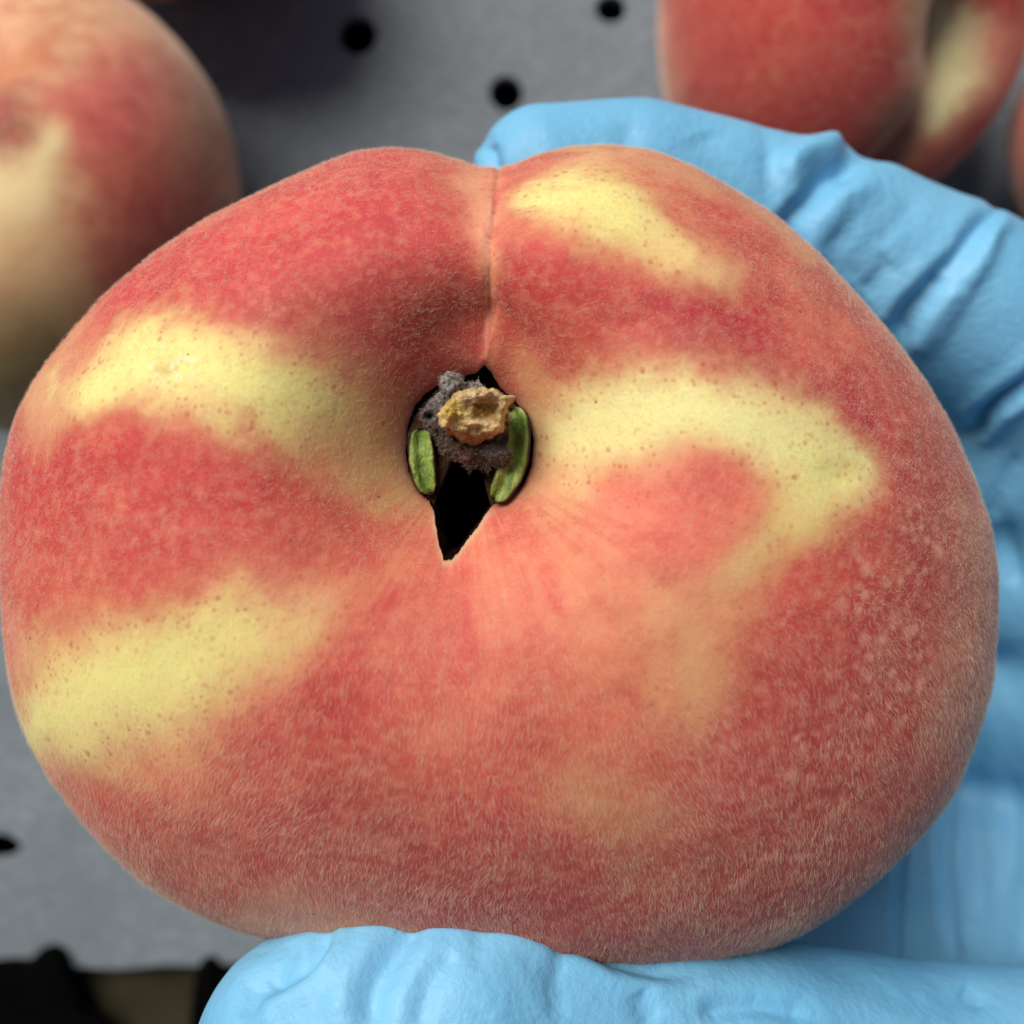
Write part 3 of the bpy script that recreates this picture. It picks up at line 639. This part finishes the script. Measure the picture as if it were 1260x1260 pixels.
# ------------------------------------------------------------------ peaches lying on the sheet
def rotm(ax, ay, az):
    from mathutils import Euler
    return np.array(Euler((ax, ay, az)).to_matrix())
def far_peach(label, cpx, cpy, d, Rm, rot, squash, dip, sig, groove, layers, base, seed):
    nc, nr = 420, 240; ph = np.linspace(0, 2 * np.pi, nc, endpoint=False)
    alp = (np.linspace(0, 1, nr)[:, None] ** 1.1) * (np.pi - 0.01) + 0.005 + 0 * ph
    Rp = Rm * (1 + 0.03 * np.cos(2 * ph + seed) + 0.02 * np.cos(3 * ph + 1.3 * seed))
    r = Rp * np.sin(alp); x = r * np.cos(ph); y = r * np.sin(ph); c = np.cos(alp)
    z = np.where(c > 0, np.abs(c) ** 0.88, -np.abs(c) ** 0.9) * Rm * squash
    z = z - dip * np.exp(-(r / sig) ** 1.6) * (c > 0)
    gd, gw = groove; lat = np.exp(-(x / gw) ** 2) * sstep(-0.9, 0.2, c)
    gs = lat * sstep(-0.25, 0.25, y / Rm + 0.15) + lat * sstep(0.1, -0.3, y / Rm) * 0.7
    k = 1 - gs * gd / Rm; x = x * (0.3 + 0.7 * k); y = y * k; z = z * k
    Vl = np.stack([x, y, z], -1); Vl += (fbm(Vl, 90, 3, seed) * 0.0003)[..., None]
    Vw = Vl @ rotm(*rot).T + P(cpx, cpy, d)
    Vw[..., 2] += max(0.0006, 0) - Vw[..., 2].min() if Vw[..., 2].min() < 0.0006 else -(Vw[..., 2].min() - 0.0006)
    px, py = proj(Vw); bl, rd, ed = paint(px, py, Vw, layers, base, 22, seed)
    o0 = np.array([Vw[..., 0].mean(), Vw[..., 1].mean(), 0.0006])
    root = empty('peach', o0, label, 'peach', 'peaches')
    s = mesh_from('skin', Vw.reshape(-1, 3) - o0, grid_faces(nr, nc), M_peach_far, root)
    set_color(s, 'blush', bl.reshape(-1, 3)); set_float(s, 'redness', rd); set_float(s, 'speckle', 0 * rd); set_float(s, 'edge', ed * 0.4)
    N_ = grid_normals(Vw); N_ = N_ if (N_ * (Vw - Vw.mean((0, 1)))).sum(-1).mean() > 0 else -N_
    fuzz('fuzz', Vw, N_, root, o0, 30000, np.ones(Vw.shape[:2]), lambda b: np.full(len(b), 0.0007), lambda b: (np.tile([0., -1., 0.], (len(b), 1)), np.full(len(b), 0.2)), seed, rad=1.4e-5)
    ax = Vw[2].mean(0); nrm = rotm(*rot) @ np.array([0, 0, 1.0]); a_ = np.linspace(0, 2 * np.pi, 28, endpoint=False)
    e1 = rotm(*rot) @ np.array([1.0, 0, 0]); e2 = rotm(*rot) @ np.array([0, 1.0, 0]); rr = []
    for (rad_, h_) in ((0.0034, -0.003), (0.0030, 0.0), (0.0024, 0.0016), (0.0020, 0.0024), (0.0010, 0.0022), (0.0001, 0.0019)):
        q = ax + nrm * h_ + (np.cos(a_)[:, None] * e1 + np.sin(a_)[:, None] * e2) * rad_; rr.append(q + (fbm(q, 700, 3, seed) * 0.0006)[:, None])
    rr = np.stack(rr); so = mesh_from('stem', rr.reshape(-1, 3) - o0, grid_faces(6, 28)[:, ::-1], M_bark, root)
    set_color(so, 'tone', np.tile((0.22, 0.15, 0.09), (rr.shape[0] * 28, 1)))
    return root
far_peach('blurred pink and yellow peach lying on the grey sheet at the top left', 28, 252, 0.203, 0.0405, (math.radians(-22), math.radians(-1), 0.5), 0.88, 0.030, 0.0095, (0.004, 0.006), [
    ([(-8, 150)], [52], .7, (0.05, 0.015, 0.008), .9), ([(20, 90), (60, 60)], [26, 16], .9, (0.60, 0.22, 0.08), .8),  # shade of the stem hollow painted near black, then its orange rim
    ([(150, 170), (190, 250), (230, 330)], [75, 95, 80], .6, (0.64, 0.12, 0.085), .95), ([(160, 110), (120, 140)], [55, 45], .8, (0.76, 0.17, 0.15), .9), ([(190, 350), (140, 420)], [80, 70], .7, (0.46, 0.10, 0.06), .9),
    ([(0, 280), (40, 220), (60, 170)], [80, 46, 20], .6, (0.88, 0.72, 0.38), .95), ([(-10, 460), (50, 400)], [70, 50], .7, (0.46, 0.42, 0.14), .9), ([(30, 330)], [60], .8, (0.70, 0.44, 0.22), .7)], (0.80, 0.52, 0.28), 4)
far_peach('dark red peach behind the gloved index finger, pale hollow in its deep cleft', 1044, 2, 0.202, 0.0368, (math.radians(17), math.radians(41), -0.10), 0.86, 0.012, 0.0110, (0.009, 0.0060), [
    ([(820, 40), (815, 120)], [22, 20], .8, (0.66, 0.36, 0.22), .8), ([(1160, 20), (1170, 90), (1145, 140)], [38, 44, 26], .6, (0.84, 0.78, 0.42), .97), ([(1100, 150), (1110, 190)], [30, 20], .8, (0.30, 0.22, 0.12), .7),
    ([(1230, 60), (1240, 110)], [30, 24], .8, (0.66, 0.26, 0.18), .8), ([(880, 60), (980, 30)], [70, 70], .8, (0.56, 0.055, 0.05), .8)], (0.42, 0.032, 0.034), 9)
far_peach('pinkish red peach peeking in at the right edge behind the dark red one', 1482, 172, 0.206, 0.0330, (0.2, 0.5, 1.0), 0.9, 0.010, 0.009, (0.004, 0.006), [], (0.56, 0.10, 0.085), 15)
far_peach('unseen peach added beyond the top edge to shade the sheet beside the pink and yellow one', 140, -268, 0.203, 0.0350, (0.1, -0.1, 0.3), 0.9, 0.012, 0.010, (0.004, 0.006), [([(100, -250)], [120], .8, YEL, .6)], (0.58, 0.11, 0.085), 21)  # out of view, added to cast the dark patch beside the left peach

# ------------------------------------------------------------------ gloved hand: one continuous skin from a smooth distance field
CH = {
 'index': [(668, 214, .1215, .0075), (785, 217, .1235, .0084), (900, 250, .126, .0090), (1010, 292, .129, .0102), (1150, 358, .132, .0112), (1290, 438, .135, .0126), (1440, 560, .138, .0140)],
 'middle': [(760, 560, .168, .0076), (900, 550, .172, .0085), (1050, 545, .166, .0092), (1170, 530, .150, .0100), (1280, 560, .144, .0125), (1450, 640, .142, .0145)],
 'ring': [(800, 740, .168, .0074), (930, 735, .172, .0083), (1070, 720, .166, .0090), (1190, 705, .154, .0100), (1300, 715, .150, .0125), (1450, 740, .146, .0150)],
 'little': [(850, 900, .166, .0068), (970, 900, .168, .0076), (1090, 890, .164, .0084), (1200, 880, .157, .0095), (1310, 880, .153, .0125), (1450, 860, .148, .0150)],
 'heel': [(1040, 1060, .166, .0110), (1150, 1060, .160, .0120), (1290, 1060, .158, .0150), (1480, 1020, .150, .0180)],
 'web': [(1060, 1150, .166, .0100), (1200, 1160, .158, .0120), (1330, 1170, .150, .0150), (1500, 1160, .145, .0180)],
 'thumb': [(385, 1296, .0985, .0104), (470, 1268, .0980, .0108), (560, 1252, .0985, .0110), (640, 1272, .1000, .0104), (740, 1286, .1020, .0103), (900, 1290, .106, .0110), (1100, 1330, .112, .0116), (1300, 1345, .118, .0126), (1500, 1290, .130, .0160), (1620, 1150, .145, .0200)],
 'palm_a': [(1440, 560, .140, .0140), (1640, 850, .150, .0220), (1900, 900, .160, .0240)],
 'palm_b': [(1450, 860, .150, .0150), (1650, 900, .152, .0230), (2250, 920, .165, .0260)],
}
def hand_sdf():
    h = 0.00062
    allp = [(P(a, b, c), r) for ch in CH.values() for (a, b, c, r) in ch]
    lo = np.min([p - r for p, r in allp], 0) - 0.003; hi = np.max([p + r for p, r in allp], 0) + 0.003
    hi[0] = P(1260, 0, .15)[0] + 0.075
    xs = [np.arange(lo[k], hi[k], h, dtype=np.float32) for k in range(3)]; sh = tuple(len(x) for x in xs)
    S = np.full(sh, 1.0, np.float32)
    for ch in CH.values():
        C = np.full(sh, 1.0, np.float32)
        for (a, b) in zip(ch[:-1], ch[1:]):
            A, B = P(*a[:3]), P(*b[:3]); ra, rb = a[3], b[3]; m = max(ra, rb) + 0.007
            sl = []
            for k in range(3):
                l, r = min(A[k], B[k]) - m, max(A[k], B[k]) + m
                sl.append(slice(max(0, int((l - lo[k]) / h)), max(0, min(sh[k], int((r - lo[k]) / h) + 1))))
            if any(s.stop <= s.start for s in sl): continue
            X = xs[0][sl[0]][:, None, None]; Y = xs[1][sl[1]][None, :, None]; Zc = xs[2][sl[2]][None, None, :]
            ab = B - A; t = np.clip(((X - A[0]) * ab[0] + (Y - A[1]) * ab[1] + (Zc - A[2]) * ab[2]) / (ab @ ab), 0, 1)
            D = np.sqrt((X - A[0] - t * ab[0]) ** 2 + (Y - A[1] - t * ab[1]) ** 2 + (Zc - A[2] - t * ab[2]) ** 2) - (ra + (rb - ra) * t)
            v = C[tuple(sl)]; C[tuple(sl)] = np.minimum(v, D)
        k = 0.0045; hh = np.clip(0.5 + 0.5 * (C - S) / k, 0, 1); S = C * (1 - hh) + S * hh - k * hh * (1 - hh)
    S[-1] = 1; S[0] = 1
    return S, lo, h
def surface_nets(S, lo, h):
    ins = S < 0; nx, ny, nz = S.shape
    corners = [(i, j, k) for i in (0, 1) for j in (0, 1) for k in (0, 1)]
    cnt = sum(ins[i:nx - 1 + i, j:ny - 1 + j, k:nz - 1 + k].astype(np.int8) for i, j, k in corners)
    act = (cnt > 0) & (cnt < 8); idx = np.argwhere(act); vid = np.full(act.shape, -1, np.int32); vid[act] = np.arange(len(idx))
    acc = np.zeros((len(idx), 3)); num = np.zeros(len(idx))
    for a in corners:
        for ax in range(3):
            if a[ax]: continue
            b = list(a); b[ax] = 1
            sa = S[idx[:, 0] + a[0], idx[:, 1] + a[1], idx[:, 2] + a[2]]; sb = S[idx[:, 0] + b[0], idx[:, 1] + b[1], idx[:, 2] + b[2]]
            m = (sa < 0) != (sb < 0); t = np.where(m, sa / np.where(m, sa - sb, 1), 0)
            p = np.array(a, float)[None, :].repeat(len(idx), 0); p[:, ax] = t
            acc[m] += p[m]; num[m] += 1
    V_ = (idx + acc / num[:, None]) * h + lo
    Fs = []
    for ax in range(3):
        a1, a2 = (ax + 1) % 3, (ax + 2) % 3
        s0 = [slice(1, -1)] * 3; s1 = [slice(1, -1)] * 3; s0[ax] = slice(0, -1); s1[ax] = slice(1, None)
        A = ins[tuple(s0)]; B = ins[tuple(s1)]; e = np.argwhere(A != B); up_ = A[tuple(e.T)]
        e = e + np.array([0 if k == ax else 1 for k in range(3)])
        q = []
        for (o1, o2) in ((-1, -1), (0, -1), (0, 0), (-1, 0)):
            c = e.copy(); c[:, a1] += o1; c[:, a2] += o2; q.append(vid[tuple(c.T)])
        q = np.stack(q, -1); q[~up_] = q[~up_][:, ::-1]; Fs.append(q)
    Fs = np.concatenate(Fs); Fs = Fs[(Fs >= 0).all(1)]
    return V_, Fs
S, lo, hstep = hand_sdf(); HV, HFc = surface_nets(S, lo, hstep)
def relax(Vr, Fr, n):
    e = np.concatenate([Fr[:, [0, 1]], Fr[:, [1, 2]], Fr[:, [2, 3]], Fr[:, [3, 0]]]); e = np.concatenate([e, e[:, ::-1]])
    deg = np.bincount(e[:, 0], minlength=len(Vr))
    for _ in range(n):
        Vr = Vr * 0.5 + 0.5 * np.stack([np.bincount(e[:, 0], Vr[e[:, 1], k], len(Vr)) for k in range(3)], -1) / np.maximum(deg, 1)[:, None]
    return Vr
HV = relax(HV, HFc, 6)
tmp = mesh_from('tmp', HV, HFc, None); md = tmp.modifiers.new('s', 'SUBSURF'); md.levels = 1; md.render_levels = 1
dg = bpy.context.evaluated_depsgraph_get(); me = bpy.data.meshes.new_from_object(tmp.evaluated_get(dg)); bpy.data.objects.remove(tmp)
nv = len(me.vertices); co = np.zeros(nv * 3, np.float32); me.vertices.foreach_get('co', co); co = co.reshape(-1, 3).astype(float)
no = np.zeros(nv * 3, np.float32); me.vertices.foreach_get('normal', no); no = no.reshape(-1, 3).astype(float)
hx, hy = proj(co); hd = H - co[:, 2]
# folds of the thin glove: (polyline px, width px, depth mm, shape) ; shape 1 = valley with a raised lip on its lower right
FOLDS = [
 ([(975, 345), (968, 300), (985, 255), (1025, 215), (1075, 195)], 16, 1.6, 1, .12, .14), ([(1040, 172), (1000, 185), (960, 215)], 14, -1.0, 0, .11, .14),
 ([(1100, 420), (1130, 378), (1165, 335)], 12, 1.7, 1, .12, .15), ([(1060, 360), (1100, 320)], 20, .5, 0, .12, .14), ([(1190, 535), (1225, 500), (1290, 455)], 10, 1.5, 1, .12, .16),
 ([(1160, 340), (1200, 290), (1228, 255)], 12, .9, 1, .12, .15), ([(1235, 250), (1222, 300), (1180, 380), (1130, 440)], 12, -.45, 0, .12, .15),
 ([(1020, 300), (1060, 260)], 14, .22, 0, .12, .14), ([(1085, 300), (1130, 250)], 15, .25, 0, .12, .14), ([(1040, 340), (1085, 285)], 13, .18, 0, .12, .14),
 ([(860, 160), (885, 200), (930, 280)], 26, .45, 0, .11, .14), ([(775, 150), (765, 180)], 16, .35, 0, .11, .14), ([(600, 175), (612, 220)], 9, .8, 1, .11, .14), ([(940, 160), (950, 260), (975, 330)], 15, .5, 0, .11, .14),
 ([(300, 1260), (320, 1225), (375, 1190), (420, 1135)], 14, .9, 1, .08, .11), ([(430, 1125), (400, 1190), (330, 1235), (305, 1260)], 12, -.5, 0, .08, .11), ([(365, 1160), (345, 1190), (335, 1215)], 10, .5, 0, .08, .11),
 ([(515, 1130), (490, 1165), (460, 1220), (450, 1270)], 17, 1.0, 1, .08, .11), ([(560, 1170), (530, 1210), (510, 1270)], 15, .45, 0, .08, .11), ([(640, 1110), (600, 1140), (585, 1200)], 18, .3, 0, .08, .11),
 ([(620, 1112), (690, 1152), (760, 1182), (850, 1200)], 14, 1.1, 1, .08, .12), ([(690, 1152), (680, 1200), (690, 1260)], 16, .4, 0, .08, .12), ([(780, 1215), (800, 1260)], 18, .5, 0, .08, .12),
 ([(860, 1250), (930, 1235), (1000, 1250)], 15, .9, 0, .08, .12), ([(1180, 1215), (1215, 1235)], 12, .5, 0, .08, .13), ([(1000, 1180), (1100, 1225), (1250, 1240)], 20, .35, 0, .08, .13),
 ([(1112, 1030), (1105, 1100), (1102, 1190)], 6, .8, 1, .13, .18), ([(1172, 960), (1165, 1060), (1175, 1190)], 9, .5, 1, .13, .18), ([(1205, 900), (1200, 1000), (1210, 1130)], 16, .5, 0, .13, .18), ([(1140, 1060), (1138, 1190)], 20, .3, 0, .13, .18),
 ([(1235, 640), (1255, 720)], 10, .7, 0, .13, .17), ([(1255, 560), (1230, 600), (1215, 640)], 10, .6, 0, .13, .17), ([(1232, 880), (1245, 1000), (1240, 1120)], 18, .5, 0, .13, .18),
]
disp = np.zeros(nv)
for (pts, w, dep, kind, d0, d1) in FOLDS:
    x0 = min(p[0] for p in pts) - 5 * w; x1 = max(p[0] for p in pts) + 5 * w; y0 = min(p[1] for p in pts) - 5 * w; y1 = max(p[1] for p in pts) + 5 * w
    s = np.nonzero((hx > x0) & (hx < x1) & (hy > y0) & (hy < y1) & (hd > d0 - .01) & (hd < d1))[0]
    if not len(s): continue
    wob = vnoise(co[s], 250, 8) * w * 0.35
    dist, _, side, fr = seg_dist(hx[s] + wob, hy[s] + wob, pts); sd = np.where(side < 0, -dist, dist)
    taper = np.clip(np.minimum(fr, 1 - fr) * 5 + 0.25, 0, 1); g = -dep * 1e-3 * np.exp(-(dist / w) ** 2)
    if kind: g += dep * 0.45e-3 * np.exp(-((sd - 1.9 * w) / (w * 1.1)) ** 2) + dep * 0.25e-3 * np.exp(-((sd + 2.0 * w) / (w * 1.2)) ** 2)
    disp[s] += g * taper
# loose rubber: broad waves and thin pulled wrinkles running across the fingers
q = co @ rotm(0, 0, math.radians(-35)).T; q = q * np.array([1.0, 0.28, 1.0]); rid = 1 - np.abs(fbm(q, 170, 3, 12)) * 2.2
disp += np.clip(rid, 0, 1) ** 3 * 0.00006 * (0.4 + 0.6 * sstep(-0.1, 0.4, fbm(co, 60, 2, 5))) + fbm(co, 60, 3, 1) * 0.00045 + fbm(co, 420, 3, 6) * 0.00009 * sstep(-0.2, 0.4, fbm(co, 90, 2, 77))
# the cap end of the index tip is pinched flat where the glove is longer than the finger
co = co + no * disp[:, None]
o0 = P(1450, 800, .15); me.vertices.foreach_set('co', (co - o0).astype(np.float32).ravel()); me.update()
me.polygons.foreach_set('use_smooth', np.full(len(me.polygons), True)); me.materials.clear(); me.materials.append(M_glove); me.name = 'gloved_hand'
hand = bpy.data.objects.new('gloved_hand', me); scene.collection.objects.link(hand); hand.location = o0
tag(hand, 'hand in a wrinkled light blue nitrile glove gripping the split peach', 'gloved hand')
print('hand verts', nv)
